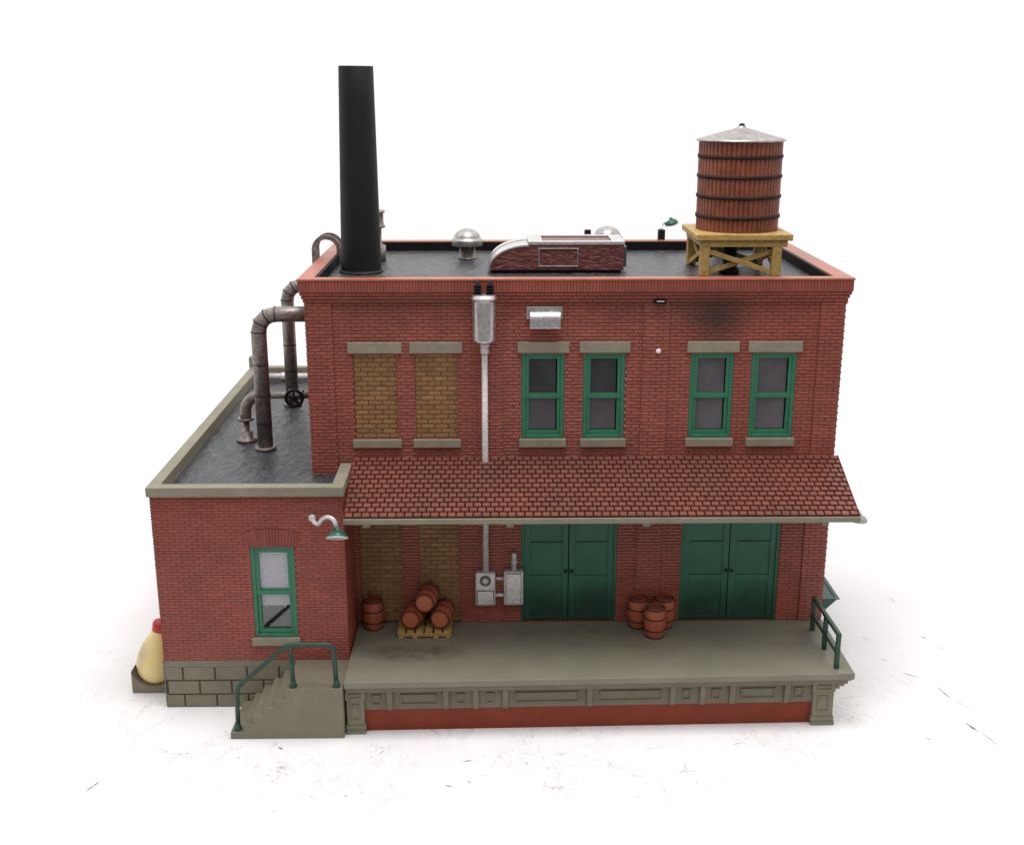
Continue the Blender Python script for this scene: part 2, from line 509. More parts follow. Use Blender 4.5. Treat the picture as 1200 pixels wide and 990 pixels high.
SCUFFS += [(1100, 806, 1113, 817, .022), (1108, 813, 1156, 841, .005), (1132, 847, 1147, 857, .026), (1146, 856, 1172, 875, .008), (1085, 864, 1091, 867, .02),
           (1079, 746, 1086, 748, .016), (1101, 758, 1107, 760, .012), (1042, 700, 1050, 706, .008), (1059, 788, 1075, 793, .01), (1032, 772, 1040, 774, .008),
           (100, 927, 118, 914, .014), (326, 875, 331, 878, .02), (445, 884, 451, 878, .008), (543, 892, 553, 891, .016), (522, 920, 530, 921, .015),
           (547, 915, 552, 917, .012), (150, 868, 204, 840, .003), (404, 932, 407, 933, .012), (218, 882, 221, 883, .012),
           (655, 884, 663, 882, .006), (860, 872, 868, 870, .006), (1010, 745, 1022, 752, .005), (1046, 655, 1052, 658, .007)]
build_table()

# ------------------------------------------------------------------ factory
F = thing('brick_factory', 'two storey red brick factory building with flat black roof and tiled canopy', 'building', (5, 0, 0))
PIL = [(.07, .55), (3.18, 3.66), (6.22, 6.70), (9.45, 9.90)]
BAY = [(.55, 3.18), (3.66, 6.22), (6.70, 9.45)]
INF = [(.90, 1.70), (2.03, 2.81)]
WIN = [(4.00, 4.79), (5.14, 5.91), (7.12, 7.92), (8.25, 9.08)]
DOOR = [(4.00, 5.85), (7.09, 9.00)]
holes = [(a, b, 3.76, 5.40) for a, b in INF + WIN] + [(a, b, 0, 2.40) for a, b in INF + DOOR]
w = MB()
WT = 6.34
w.wall((0, .016, 0), X, Z, nY, .07, 9.90, 0, WT, holes, .16, 1)
for a, b in BAY:
    w.bricks((0, .016, 0), X, Z, nY, a, b, 0, WT, .22, .0645, holes, mi=0, jit=.002, top=.016, gap=.008, d=.017)
for a, b in PIL:
    w.box(a, b, -.018, .0155, 0, WT, 1)
    w.bricks((0, -.018, 0), X, Z, nY, a, b, 0, WT, .22, .0645, mi=0, jit=.002, top=.016, gap=.008, d=.017, phase=.1)
# side walls, back wall
w.box(.07, .2, .0145, 5.36, G, 6.5, 1)
w.bricks((.07, 0, 0), nY, Z, nX, -5.36, .02, 0, WT, .22, .0645, mi=0, jit=.002, top=.016, gap=.008, d=.017)
w.box(9.77, 9.90, .0145, 5.36, G, 6.5, 1)
w.bricks((9.90, 0, 0), Y, Z, X, -.02, 5.36, -.9, WT, .22, .0645, mi=0, jit=.002, top=.016, gap=.008, d=.017)
w.box(.2, 9.77, 5.2, 5.36, G, 6.5, 1)
w.bricks((0, 5.36, 0), nX, Z, Y, -9.9, -.07, -.9, WT, .22, .0645, mi=0, jit=.002, top=.016, gap=.008, d=.017)
# corbelled courses under the coping
for i, (z0, z1, o) in enumerate(((6.34, 6.405, .02), (6.405, 6.47, .045), (6.47, 6.53, .07))):
    w.box(.07 - o, 9.90 + o, -.02 - o * .8, 5.36 + o, z0, z1, 1)
    g = .012
    w.bricks((0, -.02 - o * .8, 0), X, Z, nY, .07 - o, 9.9 + o, z0, z1, .22, .065, gap=.008, d=.012, top=.014, mi=0, phase=.07 * i)
    w.bricks((.07 - o, 0, 0), nY, Z, nX, -5.36, .02 + o * .8, z0, z1, .22, .065, gap=.008, d=.012, top=.014, mi=0)
    w.bricks((9.9 + o, 0, 0), Y, Z, X, -.02 - o * .8, 5.36, z0, z1, .22, .065, gap=.008, d=.012, top=.014, mi=0)
w.box(-.02, 9.99, -.10, .14, 6.53, 6.736, 1); w.box(-.02, 9.99, 5.19, 5.45, 6.53, 6.736, 1)
w.box(-.02, .24, .14, 5.19, 6.53, 6.736, 1); w.box(9.70, 9.99, .14, 5.19, 6.53, 6.736, 1)
w.bricks((0, -.10, 0), X, Z, nY, -.02, 9.99, 6.53, 6.736, .058, .206, mi=0, gap=.010, d=.007, jit=.003)
w.bricks((-.02, 0, 0), nY, Z, nX, -5.45, .10, 6.53, 6.736, .058, .206, mi=0, gap=.010, d=.007)
w.bricks((9.99, 0, 0), Y, Z, X, -.10, 5.45, 6.53, 6.736, .058, .206, mi=0, gap=.010, d=.007)
wall = w.build('wall', ['brick', 'groove'], F)
# coping ring
c = MB()
zt, zb = 6.78, 6.737
c.box(-.045, 10.015, -.118, .13, zb, zt)
c.box(-.045, .24, .13, 5.20, zb, zt - .002); c.box(9.69, 10.015, .13, 5.20, zb, zt - .002)
c.box(-.045, 10.015, 5.20, 5.47, zb, zt - .001)
c.build('coping', 'coping_red', F, .012)
p = MB()
p.box(.25, 9.68, .135, .2, ROOF - .05, 6.765); p.box(.245, .30, .2, 5.13, ROOF - .05, 6.765)
p.box(9.63, 9.685, .2, 5.13, ROOF - .05, 6.765); p.box(.25, 9.68, 5.13, 5.195, ROOF - .05, 6.762)
p.build('parapet_lining', 'inner_black', F)
r = MB(); r.box(.22, 9.72, .03, 5.19, ROOF - .1, ROOF - .022); rough_sheet(r, .24, 9.70, .1, 5.18, ROOF - .004, .011)
r.build('roof', 'roof', F)
i_ = MB(); i_.box(.25, 9.7, .34, .40, .01, ROOF - .12); i_.build('dark_backing', 'interior', F)  # added dark sheet behind the openings, its colour stands in for the unlit inside

def lintel(x0, x1, parent):
    mb = MB(); mb.box(x0, x1, -.045, .012, 5.40, 5.605); mb.build('lintel', 'lintel', parent, .012)
def sill(x0, x1, parent):
    mb = MB(); mb.box(x0, x1, -.075, .012, 3.60, 3.757); mb.build('sill', 'lintel', parent, .012)
for k, (a, b) in enumerate(INF):
    for z0, z1, top in ((3.76, 5.40, True), (0, 2.40, False)):
        mb = MB(); mb.box(a, b, .045, .12, z0, z1, 1)
        mb.bricks((0, .045, 0), X, Z, nY, a, b, z0, z1, .25, .091, mi=0, top=.018, gap=.015, d=.014, jit=.002, phase=.03 + .1 * k)
        o = mb.build('brick_infill', ['tan', 'tan_groove'], F)
        if top:
            lintel(a - .09, b + .1, o); sill(a - .05, b + .06, o)

def window(a, b, z0, z1, y, parent, pane, sashdepth=.03):
    """double-hung window: casing, two sashes, two panes. y = wall face, +y goes in"""
    mb = MB(); t = .07
    yo = y + .012; yi = y + .15
    mb.box(a, a + t, yo, yi, z0, z1); mb.box(b - t, b, yo, yi, z0, z1)
    mb.box(a + t, b - t, yo, yi, z1 - t * .8, z1); mb.box(a + t, b - t, yo - .012, yi, z0, z0 + t * .9)
    win = mb.build('window', 'green', parent, .008)
    zm = (z0 + z1) / 2 - .02; h = .065
    ia, ib = a + t, b - t
    for (s0, s1, dy) in ((zm - .035, z1 - t * .8, .024), (z0 + t * .9, zm + .06, .044)):
        dy = dy if s0 > zm - .1 else dy
        f = MB(); y0 = y + dy; y1 = y0 + .062
        f.box(ia, ia + h, y0, y1, s0, s1); f.box(ib - h, ib, y0, y1, s0, s1)
        f.box(ia + h, ib - h, y0, y1, s1 - h, s1); f.box(ia + h, ib - h, y0, y1, s0, s0 + h * 1.15)
        s_ = f.build('sash', 'green', win, .006)
        g = MB(); g.box(ia + h - .01, ib - h + (.01 if pane == 'glass' else -.022), y0 + .05, y0 + .058, s0 + h * 1.15 + (-.01 if pane == 'glass' else .014), s1 - h + .01)
        g.build('pane', pane if pane == 'glass' else pane[0 if s0 > zm - .1 else 1], win)
        if s0 < zm - .1: pass
    return win
for a, b in WIN:
    wn = window(a, b, 3.76, 5.40, 0., F, ('glass_dark', 'glass_mid') if a < 6 else ('glass_mid', 'glass_pale'))
    lintel(a - .08, b + .085, wn); sill(a - .045, b + .045, wn)

for a, b in DOOR:
    mb = MB(); t = .055
    mb.box(a, a + t, .02, .15, 0, 2.40); mb.box(b - t, b, .02, .15, 0, 2.40); mb.box(a + t, b - t, .02, .15, 2.34, 2.40)
    d = mb.build('loading_door', 'door_green', F, .006)
    m_ = a + (b - a) * .497
    for s0, s1, kx in ((a + t, m_ - .008, m_ - .055), (m_ + .008, b - t, m_ + .06)):
        l = MB(); l.box(s0, s1, .075, .13, .02, 2.33)
        L = .125 if s0 < m_ - .1 else .13
        yy = (.05, .0745)
        pa, pb = s0 + .125, s1 - .115
        l.box(s0, pa, *yy, .02, 2.33); l.box(pb, s1, *yy, .02, 2.33)
        for q0, q1 in ((.02, .12), (.80, .95), (1.545, 1.645), (2.22, 2.33)):
            l.box(pa, pb, *yy, q0, q1)
        lf = l.build('door_leaf', 'door_green', d, .007)
        kb = MB(); kb.lathe([(.012, 0), (.016, .02), (.03, .03), (.03, .05), (.014, .062)], (kx, .05, 1.05), nY, 16)
        kb.build('door_knob', 'black', d)
# slot and chip
mb = MB(); mb.box(6.40, 6.61, -.10, -.036, 6.315, 6.405); mb.box(6.44, 6.575, -.106, -.101, 6.357, 6.370, 1)
mb.build('bracket_slot', ['inner_black', 'white'], F)
mb = MB(); mb.lathe([(.05, 0), (.04, .02), (.015, .03)], (6.51, -.036, 5.43), nY, 12)
mb.build('plugged_hole', 'white', F)

# canopy
cx0, cx1 = .835, 9.96
P0 = Vector((0, -.03, 3.405)); P1 = Vector((0, -1.60, 2.79)); Sv = (P1 - P0); SL = Sv.length; Sd = Sv.normalized(); Nn = Vector((0, Sd.z, -Sd.y))
mb = MB()
def cp(x, s, h): return Vector((x, 0, 0)) + P0 + Sd * s + Nn * h
vs = [cp(x, s, h) for h in (-.05, -.004) for s in (0, SL) for x in (cx0, cx1)]
mb.add(vs, [(0, 2, 3, 1), (4, 5, 7, 6), (0, 1, 5, 4), (2, 6, 7, 3), (0, 4, 6, 2), (1, 3, 7, 5)], 1)
rows = 13; rl = SL / rows; tw = .152
for rr in range(rows):
    s0, s1 = rr * rl, (rr + 1) * rl - .008
    off = cx0 + (tw / 2 if rr % 2 else 0) - tw
    k = 0
    while off + k * tw < cx1:
        a = max(cx0 + .002, off + k * tw + .013); b = min(cx1 - .002, off + (k + 1) * tw - .013); k += 1
        if b - a < .03: continue
        h0, h1 = .004, .028 + random.uniform(-.004, .004); ds = random.uniform(-.005, .005)
        vs = [cp(a, s0, h0 - .02), cp(b, s0, h0 - .02), cp(b, s1 + ds, h1 - .03), cp(a, s1 + ds, h1 - .03),
              cp(a + .003, s0, h0), cp(b - .003, s0, h0), cp(b - .003, s1 + ds - .004, h1), cp(a + .003, s1 + ds - .004, h1)]
        mb.add(vs, [(4, 7, 6, 5), (0, 1, 5, 4), (1, 2, 6, 5), (2, 3, 7, 6), (3, 0, 4, 7)], 0)
can = mb.build('canopy', ['tile', 'tile_gap'], F)
mb = MB(); mb.box(cx0 - .01, cx1 + .02, -1.645, -1.595, 2.675, 2.775)
mb.build('fascia', 'rafter', can, .008)
for x in (1.22, 3.76, 6.19, 9.37):
    mb = MB()
    mb.prism([(-.005, 3.33), (-1.59, 2.70), (-1.59, 2.60), (-1.5, 2.60), (-.005, 3.20)], 'x', x - .065, x + .065)
    mb.build('rafter', 'rafter', can, .006)
for x0, x1 in ((cx0 - .008, cx0 + .0), (cx1, cx1 + .018)):
    mb = MB(); mb.add([cp(x, s, h) for h in (-.07, .012) for s in (0, SL) for x in (x0, x1)],
           [(0, 2, 3, 1), (4, 5, 7, 6), (0, 1, 5, 4), (2, 6, 7, 3), (0, 4, 6, 2), (1, 3, 7, 5)])
    mb.build('rake_trim', 'base_red', can)

# ------------------------------------------------------------------ annex
A = thing('brick_annex', 'low single storey red brick annex with grey coping and stone base', 'building', (-1, 2, G))
ay = -1.32
aw = (-.92, -.13, .36, 2.14)
w = MB()
w.wall((0, ay + .012, 0), X, Z, nY, -2.63, .78, -.11, 3.12, [aw], .16, 1)
arch = (-1.03, -.02, 2.14, 2.47)
w.bricks((0, ay + .012, 0), X, Z, nY, -2.63, .78, -.11, 3.12, .205, .0585, [aw], mi=0, top=.014, gap=.008, d=.012, jit=.002)
w.box(.66, .78, ay + .0125, -.03, -.11, 3.12, 1)
w.bricks((.78, 0, 0), Y, Z, X, ay - .01, -.03, -.11, 3.12, .205, .0585, mi=0, top=.014, gap=.008, d=.012, jit=.002)
w.box(-2.63, -2.5, ay + .0125, 7.85, -.11, 3.12, 1)
w.bricks((-2.63, 0, 0), nY, Z, nX, -7.85, -ay + .01, -.11, 3.12, .205, .0585, mi=0, top=.014, gap=.008, d=.012, jit=.002)
w.box(-2.5, .06, 7.73, 7.85, -.11, 3.12, 1); w.box(-.06, .06, 5.48, 7.73, -.11, 3.12, 1)
w.build('wall', ['annex_brick', 'annex_groove'], A)
# stone base
w = MB()
w.box(-2.64, .78, ay + .004, ay + .3, G, -.11, 1); w.box(-2.64, -2.4, ay + .3, 7.86, G, -.11, 1)
w.box(-2.4, .06, 7.6, 7.86, G, -.11, 1)
rowsz = ((G, -.80, .20), (-.80, -.515, -.10), (-.515, -.225, .20))
for z0, z1, ph in rowsz:
    w.bricks((0, ay + .004, 0), X, Z, nY, -2.64, .78, z0, z1, .595, z1 - z0, mi=0, gap=.024, d=.022, phase=ph - .13)
    w.bricks((-2.64, 0, 0), nY, Z, nX, -7.86, -ay + .018, z0, z1, .595, z1 - z0, mi=0, gap=.024, d=.022, phase=ph)
w.box(-2.662, .78, ay - .018, ay + .02, -.237, -.1095, 0); w.box(-2.662, -2.5, ay + .02, 7.86, -.237, -.1095, 0)
w.build('stone_base', ['stone', 'stone_groove'], A)
c = MB()
az, ab = 3.30, 3.125
c.box(-2.672, .82, -1.415, -1.19, ab, az); c.box(-2.672, -2.45, -1.19, 7.95, ab, az - .001)
c.box(.60, .82, -1.19, -.03, ab, az - .001); c.box(-2.45, .05, 7.72, 7.95, ab, az - .002)
c.box(-2.69, -2.45, 7.70, 7.965, az - .001, az + .26)
c.build('coping', 'annex_coping', A, .012)
q = MB()
q.box(-2.45, .60, -1.19, -1.182, AR - .02, 3.126); q.box(-2.45, -2.442, -1.182, 7.72, AR - .02, 3.126)
q.box(.592, .60, -1.182, -.03, AR - .02, 3.126); q.box(-2.442, .05, 7.712, 7.72, AR - .02, 3.126)
q.build('parapet_lining', 'annex_coping', A)
r = MB(); r.prism([(-2.46, -1.2), (.61, -1.2), (.61, -.02), (.055, -.02), (.055, 7.73), (-2.46, 7.73)], 'z', AR - .08, AR - .026)
rough_sheet(r, -2.455, .605, -1.195, 7.725, AR - .005, .013, skip=lambda x, y: x > .06 and y > -.02)
r.build('roof', 'roof', A)
wn = window(*aw, ay, A, 'glass')
mb = MB(); mb.box(-.98, -.09, ay - .06, ay + .01, .20, .355); mb.build('sill', 'lintel', wn, .012)
# brick arch over window
mb = MB(); n = 17
cxw = (aw[0] + aw[1]) / 2; hw = .42; Rr = 1.35; zc = 2.37 - Rr
amax = math.asin(hw / Rr)
for k in range(n):
    a0 = -amax + 2 * amax * k / n; a1 = -amax + 2 * amax * (k + 1) / n
    ga = (a1 - a0) * .06
    pts = []
    flare = 1.12
    for a, rr_, sc_ in ((a0 + ga, 0, 1), (a1 - ga, 0, 1), (a1 - ga, .2, flare), (a0 + ga, .2, flare)):
        xx = cxw + math.sin(a) * Rr * sc_ * 1.06
        zz = 2.142 if rr_ == 0 else zc + math.cos(a) * Rr + .11
        pts.append((xx, zz))
    mb.prism(pts, 'y', ay - .022, ay + .004)
mb.prism([(cxw - .44, 2.143), (cxw + .44, 2.143), (cxw + .46, 2.42), (cxw, 2.47), (cxw - .46, 2.42)], 'y', ay - .006, ay + .006, 1)
mb.build('window_arch', ['plaster', 'annex_groove'], wn)
mb = MB()
zt_ = 2.08
k = 0
while zt_ - k * .032 > .93:
    z = zt_ - k * .032; k += 1
    mb.bar((-.84, ay + .112, z), (-.21, ay + .112, z), .022, .021, 0, up=(0, -.55, 1))
for x in (-.70, -.36): mb.bar((x, ay + .098, .90), (x, ay + .098, 2.09), .012, .006)
mb.bar((-.78, ay + .098, .50), (-.75, ay + .098, 1.1), .012, .006)
mb.build('blind', 'blind', wn)
mb = MB(); mb.box(-.95, -.10, ay + .30, ay + .32, .3, 2.2)
mb.build('dark_backing', 'interior', A)  # added backing behind the annex window, painted dark to pass for a shaded room

# ------------------------------------------------------------------ loading dock
D = thing('loading_dock', 'grey concrete loading dock with panelled front and red base', 'loading dock', (5, -1.2, G))
def shear(mb):
    mb.v = [(x, y - (.11 - (x - .8) * .0235) * min(1, max(0, -y / 2.3)), z) for x, y, z in mb.v]; return mb
yf = -2.30
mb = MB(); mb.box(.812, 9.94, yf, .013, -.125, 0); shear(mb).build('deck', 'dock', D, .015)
mb = MB()
mb.box(.83, 9.84, yf + .045, -.02, -.225, -.126)
mb.box(1.0, 9.60, yf + .17, -.02, -.64, -.226)
for x in (1.61, 2.61, 3.14, 3.67, 5.19, 6.69, 7.23, 7.77, 8.76):
    mb.prism([(yf + .07, -.226), (yf + .07, -.30), (yf + .10, -.50), (yf + .13, -.63), (yf + .1695, -.655), (yf + .1695, -.226)], 'x', x - .05, x + .05)
pn = [(1.28, 1.45), (1.79, 2.44), (2.80, 2.95), (3.33, 3.48), (3.84, 5.0), (5.36, 6.5), (6.87, 7.03), (7.40, 7.56), (7.93, 8.56), (8.91, 9.08)]
fr = shear(mb).build('frieze', 'frieze', D, .01)
for a, b in pn:
    q = MB(); y0, y1 = yf + .145, yf + .1695; t = .028; z0, z1 = -.545, -.335
    q.box(a, b, y0, y1, z1 - t, z1); q.box(a, b, y0, y1, z0, z0 + t)
    q.box(a, a + t, y0, y1, z0 + t, z1 - t); q.box(b - t, b, y0, y1, z0 + t, z1 - t)
    shear(q).build('frieze_panel', 'frieze', fr, .006)
mb = MB(); mb.box(1.0, 9.605, yf + .19, -.05, G, -.641); shear(mb).build('dock_base', 'base_red', D)
for a, b, e in ((.815, 1.17, 0), (9.22, 9.64, 1)):
    mb = MB()
    mb.box(a, b, yf + .075, -.06, -.40, -.2255)
    mb.box(a + .02, b - .02, yf + .10, -.08, -.90, -.401)
    mb.box(a + .0, b + .0, yf + .085, -.07, -1.0, -.901); mb.box(a - .0, b + .015 * e, yf + .065, -.06, G, -1.0005)
    t = .03
    for q0, q1, z0, z1 in ((a + .07, b - .07, -.365, -.26), (a + .1, b - .1, -.80, -.48)):
        y0 = yf + .05 if z1 > -.3 else yf + .077; y1 = y0 + .0245
        mb.box(q0, q1, y0, y1, z1 - t, z1); mb.box(q0, q1, y0, y1, z0, z0 + t)
        mb.box(q0, q0 + t, y0, y1, z0 + t, z1 - t); mb.box(q1 - t, q1, y0, y1, z0 + t, z1 - t)
    if e:
        for i, (z0, z1, xx) in enumerate(((-.175, -.1255, 9.90), (-.225, -.1755, 9.84), (-.275, -.2255, 9.78), (-.33, -.2755, 9.70))):
            mb.box(9.64 if i > 1 else 9.845, xx if i > 1 else xx, yf + .05, -.1, z0, z1) if xx > 9.846 or i > 1 else None
    shear(mb).build('pier', 'stone', D, .012)
# oil drips etc live in the deck material

# dock railing
R_ = thing('dock_railing', 'dark green two rail railing on the right end of the loading dock', 'railing', (9.63, -1.2, 0))
pts = ((9.62, -.46), (9.635, -1.24), (9.655, -1.98))
for i, (x, y) in enumerate(pts):
    mb = MB(); mb.box(x - .04, x + .04, y - .04, y + .04, .001, .64); mb.build('post', 'rail_green', R_, .008)
for z in (.665, .30):
    mb = MB(); mb.bar((9.62, -.41, z), (9.656, -2.03, z), .075 if z > .5 else .05, .07, up=(0, 0, 1)); mb.build('rail', 'rail_green', R_, .008)

# ------------------------------------------------------------------ steps + handrail
yS = -2.46
S_ = MB()
poly = [(-1.22, G), (-1.22, -.935), (-.985, -.93), (-.975, -.77), (-.815, -.765), (-.805, -.61), (-.615, -.605), (-.605, -.455), (-.415, -.45), (-.40, -.30), (-.205, -.295), (-.185, -.09), (.80, -.09), (.80, G)]
S_.prism(poly, 'y', yS, ay - .025)
st = S_.build('entrance_steps', 'stone', None, .012)
tag(st, 'grey concrete steps climbing to the left end of the loading dock', 'steps')
H_ = thing('stair_handrail', 'bent green tube handrail standing on the concrete steps', 'handrail', (-.2, -2.38, -.09))
def arc_path(pts, r=.08, n=5):
    out = [Vector(pts[0])]
    for i in range(1, len(pts) - 1):
        a, b, c = map(Vector, pts[i - 1:i + 2]); d0 = (a - b).normalized(); d1 = (c - b).normalized()
        rr = min(r, (a - b).length * .45, (c - b).length * .45)
        p, q = b + d0 * rr, b + d1 * rr
        for k in range(n + 1):
            t = k / n; out.append(p * (1 - t) ** 2 + b * (2 * t * (1 - t)) + q * t * t)
    out.append(Vector(pts[-1])); return out
yh = -2.37
mb = MB(); mb.tube(arc_path([(-1.10, yh, -.93), (-1.075, yh, -.10), (-.14, yh, .73), (.655, yh, .73), (.69, yh, -.088)], .1), .042, 12)
mb.build('rail', 'rail_green', H_)
mb = MB(); mb.tube([(-.075, yh, -.088), (-.085, yh, .72)], .04, 12); mb.build('post', 'rail_green', H_)
for x, z in ((-1.10, -.932), (-.075, -.089), (.69, -.089)):
    mb = MB(); mb.lathe([(.062, 0), (.068, .04), (.05, .065), (.054, .10), (.042, .13)], (x, yh, z), n=16); mb.build('foot', 'rail_green', H_)

# ------------------------------------------------------------------ chimney
mb = MB()
lean = .03
prof = [(.395, 6.60), (.385, 7.2), (.372, 8.0), (.356, 8.9), (.34, 9.8), (.329, 10.45), (.322, 10.465), (.285, 10.465), (.285, 10.2)]
mb.lathe([(r_, z - 6.60) for r_, z in prof], (.875, 2.08, 6.60), (.008, 0, 1), 48, cap=False)
ch = thing('chimney_stack', 'tall black tapered chimney stack on the factory roof', 'chimney', (.875, 2.08, ROOF))
mb.lathe([(.285, 0), (.285, .01)], (.875 + .03, 2.08, 10.0), n=32)
mb.build('stack', 'black', ch)
mb = MB(); mb.lathe([(.435, 0), (.435, .018), (.41, .028), (.40, .05)], (.875, 2.08, ROOF + .001), n=40); mb.build('flange', 'black', ch)

# ------------------------------------------------------------------ water tank on stand
WX, WY = 8.30, 2.26
T = thing('water_tank', 'round brown wooden water tank with metal cone roof', 'water tank', (WX, WY, 7.39))
mb = MB(); ns = 54
def fl(k):
    return (.966, .99, .997, 1.0, .99)[k % 5]
mb.lathe([(.80, 0), (.803, .3), (.805, .9), (.808, 1.4), (.808, 1.70)], (WX, WY, 7.392), n=ns * 5, flute=fl, smooth=False)
mb.build('tub', 'stave', T)
for z in (7.665, 8.045, 8.425, 8.80):
    mb = MB(); mb.lathe([(.80, -.037), (.822, -.03), (.827, 0), (.822, .028), (.80, .036)], (WX, WY, z), n=64, cap=False)
    mb.build('hoop', 'hoop', T)
mb = MB(); mb.lathe([(.80, 0), (.862, .0), (.862, .022), (.80, .048), (.5, .13), (.2, .215), (.08, .245), (.075, .27), (.04, .285)], (WX, WY, 9.085), n=64)
cap = mb.build('cone_roof', 'cap_silver', T)
mb = MB(); mb.lathe([(.055, 0), (.06, .03), (.03, .05)], (WX, WY, 9.36), n=16); mb.build('finial', 'black', cap)

TS = thing('tank_stand', 'yellow timber stand with crossed braces carrying the water tank', 'stand', (WX, WY, ROOF))
mb = MB(); mb.box(7.36, 9.21, 1.33, 3.17, 7.262, 7.388); mb.build('deck', 'wood_yellow', TS, .02)
mb = MB()
for y in (1.42, 3.08): mb.box(7.45, 9.12, y - .045, y + .045, 7.14, 7.261)
for x in (7.495, 9.075): mb.box(x - .045, x + .045, 1.466, 3.034, 7.14, 7.261)
mb.build('beam_frame', 'wood_yellow', TS, .012)
lx, ly = (7.545, 8.93), (1.47, 3.0)
for x in lx:
    for y in ly:
        mb = MB(); mb.box(x - .09, x + .09, y - .09, y + .09, ROOF + .001, 7.139); mb.build('leg', 'wood_yellow', TS, .015)
for y in ly:
    for s in (0, 1):
        z0, z1 = (6.64, 7.06) if s else (7.06, 6.64)
        mb = MB(); dy = .03 * (1 if s else -1)
        mb.bar((7.60, y + dy, z0), (8.88, y + dy, z1), .04, .095, up=(0, 0, 1)); mb.build('brace', 'wood_yellow', TS, .006)
for x in lx:
    for s in (0, 1):
        z0, z1 = (6.64, 7.06) if s else (7.06, 6.64)
        mb = MB(); dx = .03 * (1 if s else -1)
        mb.bar((x + dx, 1.53, z0), (x + dx, 2.94, z1), .04, .09, up=(0, 0, 1)); mb.build('brace', 'wood_yellow', TS, .006)
mb = MB(); mb.lathe([(.2, 0), (.2, .04), (.16, .1), (.135, .16), (.135, .68)], (8.12, 1.88, ROOF + .001), n=24)
o = mb.build('drain_pipe', 'black', None); tag(o, 'thick black upright pipe under the water tank deck', 'pipe')

# ------------------------------------------------------------------ rooftop hooded unit
U = thing('roof_ventilator', 'maroon roof ventilator unit with chrome edges and curved hood', 'roof unit', (4.7, 2.3, ROOF))
yF, yB = 1.80, 2.92
def hood(off=0., n=12):
    pts = []
    for k in range(n + 1):
        a = PI - (PI / 2) * k / n
        pts.append((4.18 + .76 * math.cos(a) - off * math.cos(PI - a) * 1., 6.64 + (.455 + off) * math.sin(a)))
    return pts
body = [(6.03, 6.64), (6.03, 7.17), (4.20, 7.17), (4.20, 7.095)] + [p for p in reversed(hood())]
mb = MB(); mb.prism(body, 'y', yF, yB); mb.build('housing', 'maroon', U, .012)
mb = MB(); mb.box(3.47, 5.98, yF + .03, yB - .03, ROOF + .001, 6.639); mb.build('plinth', 'inner_black', U)
# chrome hood sheets over the curve: front and rear ribs with a groove between
for y0, y1 in ((yF - .012, yF + .30), (yF + .34, yB - .34), (yB - .30, yB + .012)):
    mb = MB(); h0 = hood(.004); h1 = hood(.045 if y0 < yF or y1 > yB else .03)
    mb.prism(h0 + list(reversed(h1)), 'y', y0, y1)
    mb.build('hood_strip', 'chrome', U, .006)
mb = MB()
zt = 7.172
for x0, x1, y0, y1 in ((4.16, 6.045, yF - .014, yF + .16), (4.16, 6.045, yB - .16, yB + .014), (4.16, 4.44, yF + .16, yB - .16), (5.80, 6.045, yF + .16, yB - .16)):
    mb.box(x0, x1, y0, y1, zt, zt + .028)
mb.box(4.16, 6.045, yF - .014, yF - .0005, 7.135, zt)
mb.build('top_frame', 'chrome', U, .006)
mb = MB(); t = .022
a, b, z0, z1 = 4.36, 5.14, 6.71, 7.075
y0, y1 = yF - .022, yF - .0005
mb.box(a, b, y0, y1, z1 - t, z1); mb.box(a, b, y0, y1, z0, z0 + t); mb.box(a, a + t, y0, y1, z0 + t, z1 - t); mb.box(b - t, b, y0, y1, z0 + t, z1 - t)
mb.build('door_outline', 'chrome', U, .005)
mb = MB(); mb.box(6.032, 6.10, 1.95, 2.55, 6.68, 7.08); mb.build('end_box', 'silver_dark', U, .01)

# ------------------------------------------------------------------ mushroom vents
def mushroom(x, y, label, s=1.):
    t = thing('mushroom_vent', label, 'roof vent', (x, y, ROOF), 'silver mushroom vents on the factory roof')
    mb = MB(); mb.lathe([(.20 * s, 0), (.20 * s, .02), (.165 * s, .03), (.165 * s, .30 * s)], (x, y, ROOF + .001), n=28); mb.build('stem', 'duct', t)
    mb = MB(); R0 = .335 * s; z0 = ROOF + .275 * s
    prof = [(R0 * .75, .03), (R0 * .96, .0), (R0 * .985, .02), (R0, .11), (R0 * .98, .135), (R0 * .88, .142)]
    for k in range(1, 9):
        a = PI / 2 * k / 9; prof.append((R0 * .86 * math.cos(a), .143 + .215 * s * math.sin(a)))
    prof.append((.01, .143 + .215 * s))
    mb.lathe(prof, (x, y, z0), n=36); mb.build('cap', 'tin', t)
mushroom(2.925, 3.90, 'silver mushroom vent standing in the open between chimney and maroon roof unit')
mushroom(5.94, 4.30, 'silver mushroom vent mostly hidden behind the maroon roof unit')
mushroom(8.42, 4.2, 'silver mushroom vent half hidden behind the water tank stand', .9)
mb = MB(); mb.lathe([(.21, 0), (.21, .32), (.13, .36), (.13, .66), (.15, .68), (.22, .70), (.20, .74), (.18, .8), (.18, .98), (.22, 1.02), (.2, 1.05)], (1.02, 3.55, ROOF + .001), n=28)
o = mb.build('flanged_roof_pipe', 'duct', None); tag(o, 'grey flanged roof pipe peeking out behind the black chimney', 'pipe')

